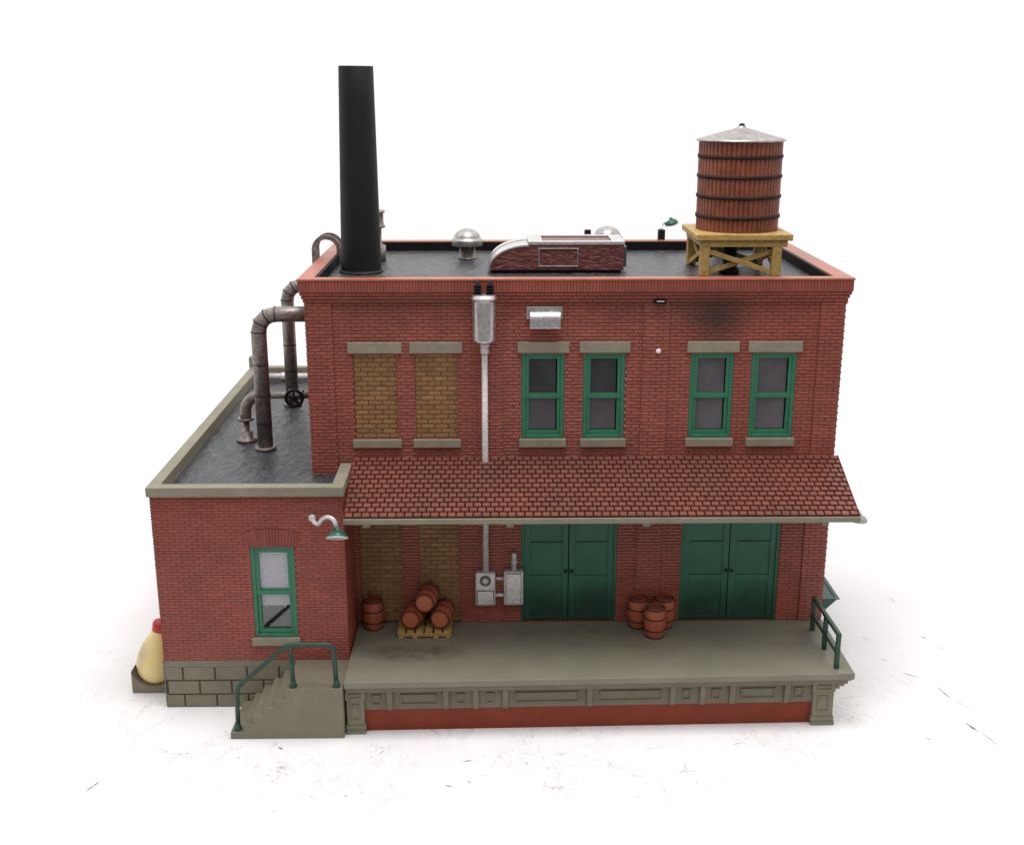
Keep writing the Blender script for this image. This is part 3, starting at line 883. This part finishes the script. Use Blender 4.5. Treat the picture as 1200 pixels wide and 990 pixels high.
# ladder rails over the parapet
L = thing('roof_ladder', 'grey metal roof ladder with hooped rails over the left parapet', 'ladder', (0, 3.3, ROOF))
for y in (3.1, 3.52):
    pts = [(-.20, y, 4.2), (-.20, y, 6.88)]
    for k in range(1, 13):
        a = PI - PI * k / 13; pts.append((.055 + .255 * math.cos(a), y, 6.88 + .25 * math.sin(a)))
    pts += [(.31, y, 6.88), (.31, y, ROOF + .005)]
    mb = MB()
    ins = []
    vs = []; n = len(pts)
    for i, p_ in enumerate(pts):
        p_ = Vector(p_); a = Vector(pts[max(0, i - 1)]); b = Vector(pts[min(n - 1, i + 1)]); d = (b - a).normalized(); nn = Vector((-d.z, 0, d.x))
        for sx, sy in ((1, -1), (1, 1), (-1, 1), (-1, -1)): vs.append(p_ + nn * (.045 * sx) + Vector((0, .035 * sy, 0)))
    fs = [(i * 4 + k, i * 4 + (k + 1) % 4, (i + 1) * 4 + (k + 1) % 4, (i + 1) * 4 + k) for i in range(n - 1) for k in range(4)]
    fs += [(0, 1, 2, 3), tuple((n - 1) * 4 + k for k in (3, 2, 1, 0))]
    mb.add(vs, fs); mb.build('rail', 'duct', L)
for k in range(8):
    mb = MB(); mb.tube([(-.2, 3.13, 4.4 + k * .3), (-.2, 3.49, 4.4 + k * .3)], .03, 8); mb.build('rung', 'duct', L)
for z in (4.6, 6.2):
    for y in (3.1, 3.52):
        mb = MB(); mb.box(-.19, .055, y - .03, y + .03, z, z + .05); mb.build('bracket', 'duct', L)

# ------------------------------------------------------------------ back parapet fittings
mb = MB(); mb.box(5.53, 5.675, 5.38, 5.53, 6.70, 7.0); mb.box(5.55, 5.655, 5.47, 5.6, 6.60, 6.75)
o = mb.build('parapet_bracket', 'black', None, .02); tag(o, 'small black bracket block on the rear parapet behind the maroon roof unit', 'bracket')

def gooseneck(name, label, base, path, sc_, r, mats=('silver', 'lamp_green'), tilt=(0, 0, -1), block=None):
    t = thing(name, label, 'lamp', base, 'gooseneck lamps with green enamel shades')
    mb = MB(); mb.tube(arc_path(path, .3, 6), r * .2, 12)
    b = Vector(path[0]); d = (Vector(path[1]) - b).normalized()
    if block:
        bb = MB(); bb.box(*block); bb.build('base_block', 'black', t, .015)
    else: mb.lathe([(r * .36, -.02), (r * .36, .035), (r * .25, .06)], b, d, 16)
    mb.build('arm', mats[0], t)
    mb = MB()
    mb.lathe([(r * .22, 0), (r * .28, r * .12), (r * .32, r * .26), (r * .58, r * .34), (r * .82, r * .50), (r * .95, r * .70), (r, r * .88), (r * 1.0, r * .95), (r * .9, r * .9), (r * .5, r * .55), (r * .1, r * .45)], sc_, tilt, 32)
    sh = mb.build('shade', mats[1], t)
    mb = MB(); c_ = Vector(sc_) + Vector(tilt).normalized() * (r * .86)
    mb.lathe([(r * .97, .0), (r * 1.02, r * .03), (r * 1.02, r * .12), (r * .9, r * .14), (r * .6, r * .10)], c_, tilt, 32)
    mb.build('rim', mats[0], sh)
    return t
gooseneck('gooseneck_lamp', 'gooseneck lamp with wavy silver arm on the front wall of the annex', (.2, ay, 2.8),
          [(.23, ay - .005, 2.70), (.27, -1.50, 2.685), (.38, -1.60, 2.665), (.48, -1.72, 2.83), (.60, -1.82, 2.90), (.70, -1.87, 2.86), (.745, -1.83, 2.66)], (.745, -1.82, 2.69), .19, tilt=(0, -.55, -1))
gooseneck('gooseneck_lamp', 'small gooseneck lamp with its shade peeping past the right end of the canopy', (9.92, .3, 2.4),
          [(9.92, .3, 2.0), (10.15, .3, 2.05), (10.35, .3, 2.2), (10.55, .3, 2.2), (10.60, .3, 2.1)], (10.60, .3, 2.11), .16, mats=('silver', 'lamp_pale'))
gooseneck('gooseneck_lamp', 'tiny gooseneck lamp rising behind the rear parapet left of the water tank', (7.27, 5.5, 6.8),
          [(7.27, 5.52, 6.95), (7.275, 5.62, 7.06), (7.33, 5.66, 7.12), (7.42, 5.66, 7.16), (7.49, 5.66, 7.20)], (7.49, 5.66, 7.24), .155, tilt=(.25, .2, -1), block=(7.19, 7.345, 5.38, 5.53, 6.70, 7.0))

# small parts on the right wall
mb = MB(); mb.prism([(9.885, 6.05), (10.0, 6.1), (10.12, 6.2), (10.12, 6.26), (10.0, 6.28), (9.885, 6.36)], 'y', .55, .8)
o = mb.build('wall_bracket', 'cap_silver', None, .015); tag(o, 'small grey bracket high on the right side wall of the factory', 'bracket')
HP = thing('coal_hopper', 'dark green tapered hopper against the right side wall of the factory', 'hopper', (10.2, 2.6, G))
mb = MB()
top = [(9.915, 1.5), (10.70, 1.5), (10.70, 4.2), (9.915, 4.2)]; bot = [(9.915, 1.75), (10.2, 1.75), (10.2, 3.9), (9.915, 3.9)]
zt_, zb_ = -.255, -.95
vs = [(x, y, zb_) for x, y in bot] + [(x, y, zt_) for x, y in top]
mb.add(vs, [(3, 2, 1, 0), (4, 5, 6, 7)] + [(i, (i + 1) % 4, 4 + (i + 1) % 4, 4 + i) for i in range(4)])
mb.box(9.95, 10.15, 1.9, 3.8, G, -.951)
mb.build('bin', 'dark_green', HP, .01)
mb = MB()
mb.box(9.915, 10.73, 1.47, 1.55, -.254, -.235); mb.box(10.65, 10.73, 1.55, 4.15, -.254, -.237); mb.box(9.915, 10.73, 4.15, 4.23, -.254, -.235)
mb.box(9.915, 10.65, 2.35, 2.41, -.254, -.25)
mb.build('rim', 'dark_green', HP, .008)

# yellow tank in cradle at the left
YT = thing('yellow_tank', 'pale yellow teardrop tank with red cap beside the left annex wall', 'tank', (-3.05, -.5, G))
mb = MB()
prof = []
pr = [(.02, -.42), (.16, -.40), (.28, -.33), (.37, -.20), (.405, -.04), (.39, .11), (.345, .26), (.29, .40), (.235, .52), (.19, .61), (.165, .68)]
mb.lathe(pr, (-3.04, -.44, -.585), (.17, 0, 1), 40)
mb.build('tank_body', 'yellow', YT)
mb = MB(); mb.lathe([(.15, .63), (.165, .665), (.165, .82), (.145, .86), (.10, .875)], (-3.04, -.44, -.585), (.17, 0, 1), 24)
mb.build('cap', 'red', YT)
mb = MB()
cr = [(-3.46, G), (-3.46, -.70)]
for k in range(0, 11):
    a = PI + PI * k / 10; cr.append((-3.05 + .395 * math.cos(a), -.60 + .33 * math.sin(a)))
cr = [(-3.46, G), (-3.46, -.62)] + [p_ for p_ in cr[2:] if p_[0] < -2.68] + [(-2.672, -.62), (-2.672, G)]
mb.prism(cr, 'y', -.80, -.05)
mb.build('cradle', 'stone', YT, .012)

# ------------------------------------------------------------------ electrical things on the facade
TR = thing('transformer', 'silver pole transformer can with two black insulators high on the facade', 'transformer', (3.315, -.25, 5.6))
mb = MB()
mb.lathe([(.17, 5.66), (.205, 5.675), (.21, 5.72), (.213, 6.40), (.205, 6.43), (.235, 6.435), (.238, 6.475), (.215, 6.49), (.2, 6.52), (.12, 6.535)], (3.315, -.28, 0), n=36)
mb.box(3.25, 3.38, -.1, -.02, 5.85, 6.3)
mb.build('can', 'bright_tin', TR)
for x in (3.205, 3.425):
    mb = MB(); pr = [(.05, 0)]
    for k in range(4): pr += [(.072, .02 + k * .052), (.072, .042 + k * .052), (.045, .05 + k * .052)]
    pr += [(.03, .25)]
    mb.lathe(pr, (x, -.28, 6.51), n=18, smooth=False); mb.build('insulator', 'black', TR)
mb = MB(); mb.lathe([(.075, 0), (.08, .03), (.075, .13), (.09, .14), (.09, .17), (.06, .19)], (3.32, -.14, 5.42), n=20)
mb.lathe([(.06, 0), (.06, .13)], (3.32, -.14, 5.59), n=20)
mb.tube([(3.32, -.14, 5.45), (3.315, -.14, 1.10)], .058, 16)
o = mb.build('conduit_pipe', 'silver', None); tag(o, 'long thin silver conduit running down from the transformer through the canopy', 'conduit')
MT = thing('meter_box', 'silver electric meter box with round dial at the foot of the conduit', 'meter', (3.305, 0, .4))
mb = MB(); mb.box(3.11, 3.50, -.17, .02, .40, 1.11); mb.build('case', 'silver', MT, .04, 3)
mb = MB(); mb.lathe([(.105, 0), (.105, .03), (.08, .035), (.075, .02)], (3.305, -.17, .945), nY, 24); mb.build('dial_ring', 'silver_dark', MT)
mb = MB(); mb.lathe([(.07, 0), (.06, .03), (.03, .05), (.005, .055)], (3.305, -.175, .945), nY, 24); mb.build('dial_glass', 'silver', MT)
mb = MB(); mb.box(3.14, 3.47, -.178, -.165, .43, .745, 0); mb.box(3.155, 3.455, -.186, -.179, .445, .725, 1); mb.build('cover_plate', ['silver_dark', 'silver'], MT, .004)
BX = thing('breaker_box', 'silver breaker box with hinged door left of the loading doors', 'electrical box', (3.85, 0, .4))
mb = MB(); mb.box(3.66, 4.04, -.17, .02, .42, 1.13); mb.build('case', 'silver', BX, .035, 3)
mb = MB(); mb.box(3.70, 4.0, -.178, -.165, .465, 1.095, 0); mb.box(3.712, 3.988, -.188, -.179, .475, 1.08, 1); mb.build('door', ['silver_dark', 'silver'], BX, .004)
mb = MB(); mb.lathe([(.05, 0), (.05, .17), (.068, .175), (.068, .2), (.05, .205), (.05, .34), (.03, .37)], (3.86, -.09, 1.125), n=18); mb.build('conduit_stub', 'silver', BX)
for z in (.955, .605):
    mb = MB(); mb.tube([(3.49, -.08, z), (3.67, -.08, z)], .036, 12); mb.build('connector', 'silver', BX)
WV = thing('wall_vent', 'silver hooded wall vent on the upper facade beside the transformer', 'vent', (4.41, 0, 6))
mb = MB(); mb.box(4.08, 4.74, -.03, .012, 6.03, 6.26); mb.build('flange', 'bright_tin', WV, .01)
mb = MB(); hp = [(.0, 6.22)]
for k in range(9):
    a = PI / 2 - (PI / 2) * k / 8; hp.append((-.03 - .17 * math.cos(a), 6.03 + .17 * math.sin(a)))
hp += [(-.2, 5.90), (-.17, 5.90), (-.165, 5.87), (.0, 5.87)]
mb.prism(hp, 'x', 4.14, 4.70); mb.build('hood', 'bright_tin', WV, .01)

# ------------------------------------------------------------------ annex roof pipes
def duct(label, bx, by, r, ztop, seams):
    t = thing('roof_duct', label, 'duct', (bx, by, AR), 'bent metal ducts from annex roof to factory wall')
    mb = MB(); br = r * 2.3
    path = [(bx, by, AR + .05), (bx, by, ztop - br)]
    for k in range(1, 4):
        a = PI - PI / 2 * (k - .0) / 3.0
        path.append((bx + br + br * math.cos(a), by, ztop - br + br * math.sin(a)))
    path.append((.065, by, ztop))
    # mitred elbow: sharp segments
    mb.tube(path, r, 28)
    mb.build('pipe', 'duct', t)
    for z in seams:
        mb = MB(); mb.lathe([(r + .001, -.009), (r + .007, -.006), (r + .007, .006), (r + .001, .009)], (bx, by, z), n=28, cap=False)
        mb.build('seam_band', 'inner_black', t)
    for i in range(1, len(path) - 1):
        p = Vector(path[i]); d = (Vector(path[i + 1]) - Vector(path[i - 1])).normalized()
        mb = MB(); mb.lathe([(r * 1.0, -.01), (r * 1.045, -.007), (r * 1.045, .007), (r * 1.0, .01)], p, d, 28, cap=False)
        mb.build('seam_band', 'inner_black', t)
    mb = MB(); mb.lathe([(r * 1.4, 0), (r * 1.4, .045), (r * 1.28, .06), (r * 1.02, .065)], (bx, by, AR + .001), n=32); mb.build('flange', 'duct', t)
duct('weathered metal duct nearest the front of the annex roof', -1.12, 1.57, .152, 5.83, (3.62, 4.2, 4.83))
duct('weathered metal duct farther back on the annex roof behind the handwheel', -1.13, 4.9, .145, 5.85, (3.9, 4.5, 5.1))
VP = thing('valve_pipe', 'short weathered pipe with flanges and black handwheel valve on annex roof', 'pipe', (-1.66, 2.16, AR))
mb = MB(); x, y = -1.61, 2.16
mb.lathe([(.215, 0), (.215, .045), (.13, .055), (.13, .20), (.115, .215), (.065, .22), (.065, .46)], (x, y, AR + .001), n=28)
pts = [(x, y, AR + .48), (x, y, AR + .58)]
for k in range(1, 9):
    a = PI - PI / 2 * k / 8; pts.append((x + .34 + .34 * math.cos(a), y, AR + .62 + .34 * math.sin(a)))
mb.tube(pts, .115, 20)
mb.tube([(x + .34, y, AR + .96), (.065, y, AR + .96)], .07, 18)
mb.lathe([(.16, 0), (.16, .05)], (x, y, AR + .44), n=26)
mb.build('pipe', 'duct', VP)
vx = -.56
mb = MB()
mb.lathe([(.10, -.16), (.125, -.14), (.125, -.10), (.095, -.09), (.11, 0), (.095, .09), (.125, .10), (.125, .14), (.10, .16)], (vx, y, AR + .96), X, 22)
mb.tube([(vx, y, AR + .96), (vx, y - .22, AR + .96)], .045, 12)
mb.build('valve_body', 'duct', VP)
mb = MB(); wy = y - .24; wz = AR + .96
ring = [(vx + .165 * math.cos(2 * PI * k / 32), wy, wz + .165 * math.sin(2 * PI * k / 32)) for k in range(33)]
mb.tube(ring, .035, 10, cap=False)
for k in range(5):
    a = PI / 2 + 2 * PI * k / 5; mb.bar((vx, wy, wz), (vx + .16 * math.cos(a), wy, wz + .16 * math.sin(a)), .04, .035, up=(0, 1, 0))
mb.lathe([(.05, -.03), (.05, .03), (.03, .045)], (vx, wy, wz), nY, 16)
mb.build('handwheel', 'black', VP)
mb = MB(); mb.lathe([(.14, 0), (.14, .05)], (vx + .27, y, wz), X, 20); mb.build('collar', 'base_red', VP)
mb = MB(); mb.tube([(-2.3, 7.2, AR + .11), (.2 - .14, 7.2, AR + .11)], .085, 18)
for xx in (-1.75, -.6): mb.lathe([(.105, -.05), (.105, .05)], (xx, 7.2, AR + .11), X, 18)
mb.tube([(-2.3, 7.2, AR + .13), (-2.3, 7.2, AR)], .085, 16)
o = mb.build('low_pipe', 'silver', None); tag(o, 'silver horizontal pipe low along the rear of the annex roof', 'pipe')

# ------------------------------------------------------------------ pallet and barrels
PA = thing('wooden_pallet', 'yellow slatted wooden pallet carrying three barrels', 'pallet', (2.15, -.4, 0))
mb = MB()
for yy_ in (-.70, -.42, -.14):
    mb.box(1.64, 2.66, yy_, yy_ + .07, .035, .085)
    for xx in (1.66, 1.92, 2.32, 2.56): mb.box(xx, xx + .085, yy_, yy_ + .07, .001, .0345)
mb.build('runner', 'pallet_wood', PA, .004)
for k in range(6):
    x0 = 1.63 + k * .175
    mb = MB(); mb.box(x0, x0 + .14, -.72, -.04, .086, .118); mb.build('slat', 'pallet_wood', PA, .005)

def barrel_parts(t, s=1.):
    """upright barrel, base at the thing's origin"""
    base = Vector(t.location)
    Rm, Re, h = .212 * s, .168 * s, .60 * s
    pr = []
    for k in range(13):
        u = k / 12; pr.append((Re + (Rm - Re) * (1 - (2 * u - 1) ** 2), u * h))
    mb = MB(); mb.lathe(pr, base, n=30, cap=False)
    mb.lathe([(Re * .99, .02), (Re * .99, .021)], base, n=30)
    body = mb.build('staves', 'barrel', t)
    mb = MB(); mb.lathe([(Re * .985, h - .03), (Re * .6, h - .028), (.002, h - .026)], base, n=30, cap=False); mb.build('head', 'barrel_top', t)
    for u in (.03, .27, .66, .96):
        rr = Re + (Rm - Re) * (1 - (2 * u - 1) ** 2)
        mb = MB(); hh = .012 if u not in (.03, .96) else .016
        mb.lathe([(rr * .99, u * h - hh), (rr + .008, u * h - hh), (rr + .008, u * h + hh), (rr * .99, u * h + hh)], base, n=30, cap=False); mb.build('hoop', 'barrel_hoop', t)
    return t
b0 = thing('barrel', 'brown barrel standing alone by the annex corner left of the pallet', 'barrel', (1.13, -.22, .003), 'small brown wooden barrels on the loading dock')
barrel_parts(b0)
def copy_barrel(label, loc, rot):
    r_ = b0.copy(); col.objects.link(r_); r_.location = loc; r_.rotation_euler = rot
    r_['label'] = label
    for chd in list(b0.children):
        c_ = chd.copy(); col.objects.link(c_); c_.parent = r_
        c_.matrix_parent_inverse = chd.matrix_parent_inverse.copy()
    return r_
def lying(label, front, yaw):
    """front head centre, axis running back; local +z points towards the camera side"""
    ax = Vector((math.sin(yaw), math.cos(yaw), 0))
    o = Vector(front) + ax * .60
    q = (-ax).to_track_quat('Z', 'Y')
    r_ = copy_barrel(label, o, q.to_euler())
    for c_ in r_.children:
        if c_.name.startswith('head'):
            c_.data = c_.data.copy(); c_.data.materials[0] = M['head']
    return r_
copy_barrel('brown barrel at the front of the trio standing between the green doors', (6.54, -.64, .003), (0, 0, .4))
copy_barrel('brown barrel on the left of the trio standing between the green doors', (6.27, -.22, .003), (0, 0, 1.4))
copy_barrel('brown barrel on the right rear of the trio standing between the green doors', (6.77, -.22, .003), (0, 0, 2.2))
zl = .118 + .222
lying('brown barrel lying on the left of the pallet', (1.87, -.62, zl), .22)
lying('brown barrel lying on the right of the pallet', (2.43, -.62, zl), .16)
lying('brown barrel lying on top of the other two over the pallet', (2.145, -.64, zl + .345), .14)

# ------------------------------------------------------------------ light, world, camera
W_LOW = (-.5, .25, .34, 1.14); W_ZEN = 1.55; LAMP = 2300
wd = bpy.data.worlds.new('World'); sc.world = wd; wd.use_nodes = True
nt = wd.node_tree; bg = nt.nodes['Background']
# studio surround: bright ceiling, white room behind the model, dim room on the photographer's side
tc = nt.nodes.new('ShaderNodeTexCoord'); sp = nt.nodes.new('ShaderNodeSeparateXYZ')
nt.links.new(tc.outputs['Generated'], sp.inputs[0])
def wramp(sock, p0, p1, v0, v1):
    r_ = nt.nodes.new('ShaderNodeMapRange'); r_.interpolation_type = 'SMOOTHSTEP'
    for k, v in (('From Min', p0), ('From Max', p1), ('To Min', v0), ('To Max', v1)): r_.inputs[k].default_value = v
    nt.links.new(sock, r_.inputs['Value']); return r_.outputs['Result']
low = wramp(sp.outputs['Y'], *W_LOW)
up = wramp(sp.outputs['Z'], .3, .85, 0., 1.)
mx = nt.nodes.new('ShaderNodeMix'); mx.data_type = 'FLOAT'
nt.links.new(up, mx.inputs[0]); nt.links.new(low, mx.inputs[2]); mx.inputs[3].default_value = W_ZEN
nt.links.new(mx.outputs[0], bg.inputs['Strength'])
bg.inputs['Color'].default_value = (1, .99, .985, 1)

def area(name, loc, target, size, power, colr=(1, 1, 1)):
    l = bpy.data.lights.new(name, 'AREA'); l.shape = 'RECTANGLE'; l.size = size[0]; l.size_y = size[1]; l.energy = power; l.color = colr
    o = bpy.data.objects.new(name, l); col.objects.link(o); o.location = loc
    o.rotation_euler = (Vector(target) - Vector(loc)).to_track_quat('-Z', 'Y').to_euler()
    return o
area('softbox_lamp', (4.5, -2, 22), (4.5, .5, 2), (8, 8), LAMP)

cam = bpy.data.cameras.new('Camera'); co = bpy.data.objects.new('Camera', cam); col.objects.link(co)
co.location = (3.5323, -20.8073, 10.0879)
yaw, pitch = .0139, .2816
co.rotation_euler = (PI / 2 - pitch, 0, -yaw)
cam.sensor_width = 36; cam.lens = 1358.8 / 1200 * 36; cam.clip_end = 3000
sc.camera = co
sc.view_settings.view_transform = 'Standard'; sc.view_settings.look = 'None'
sc.view_settings.exposure = 0; sc.view_settings.gamma = 1
sc.cycles.use_denoising = True
sc.cycles.max_bounces = 8
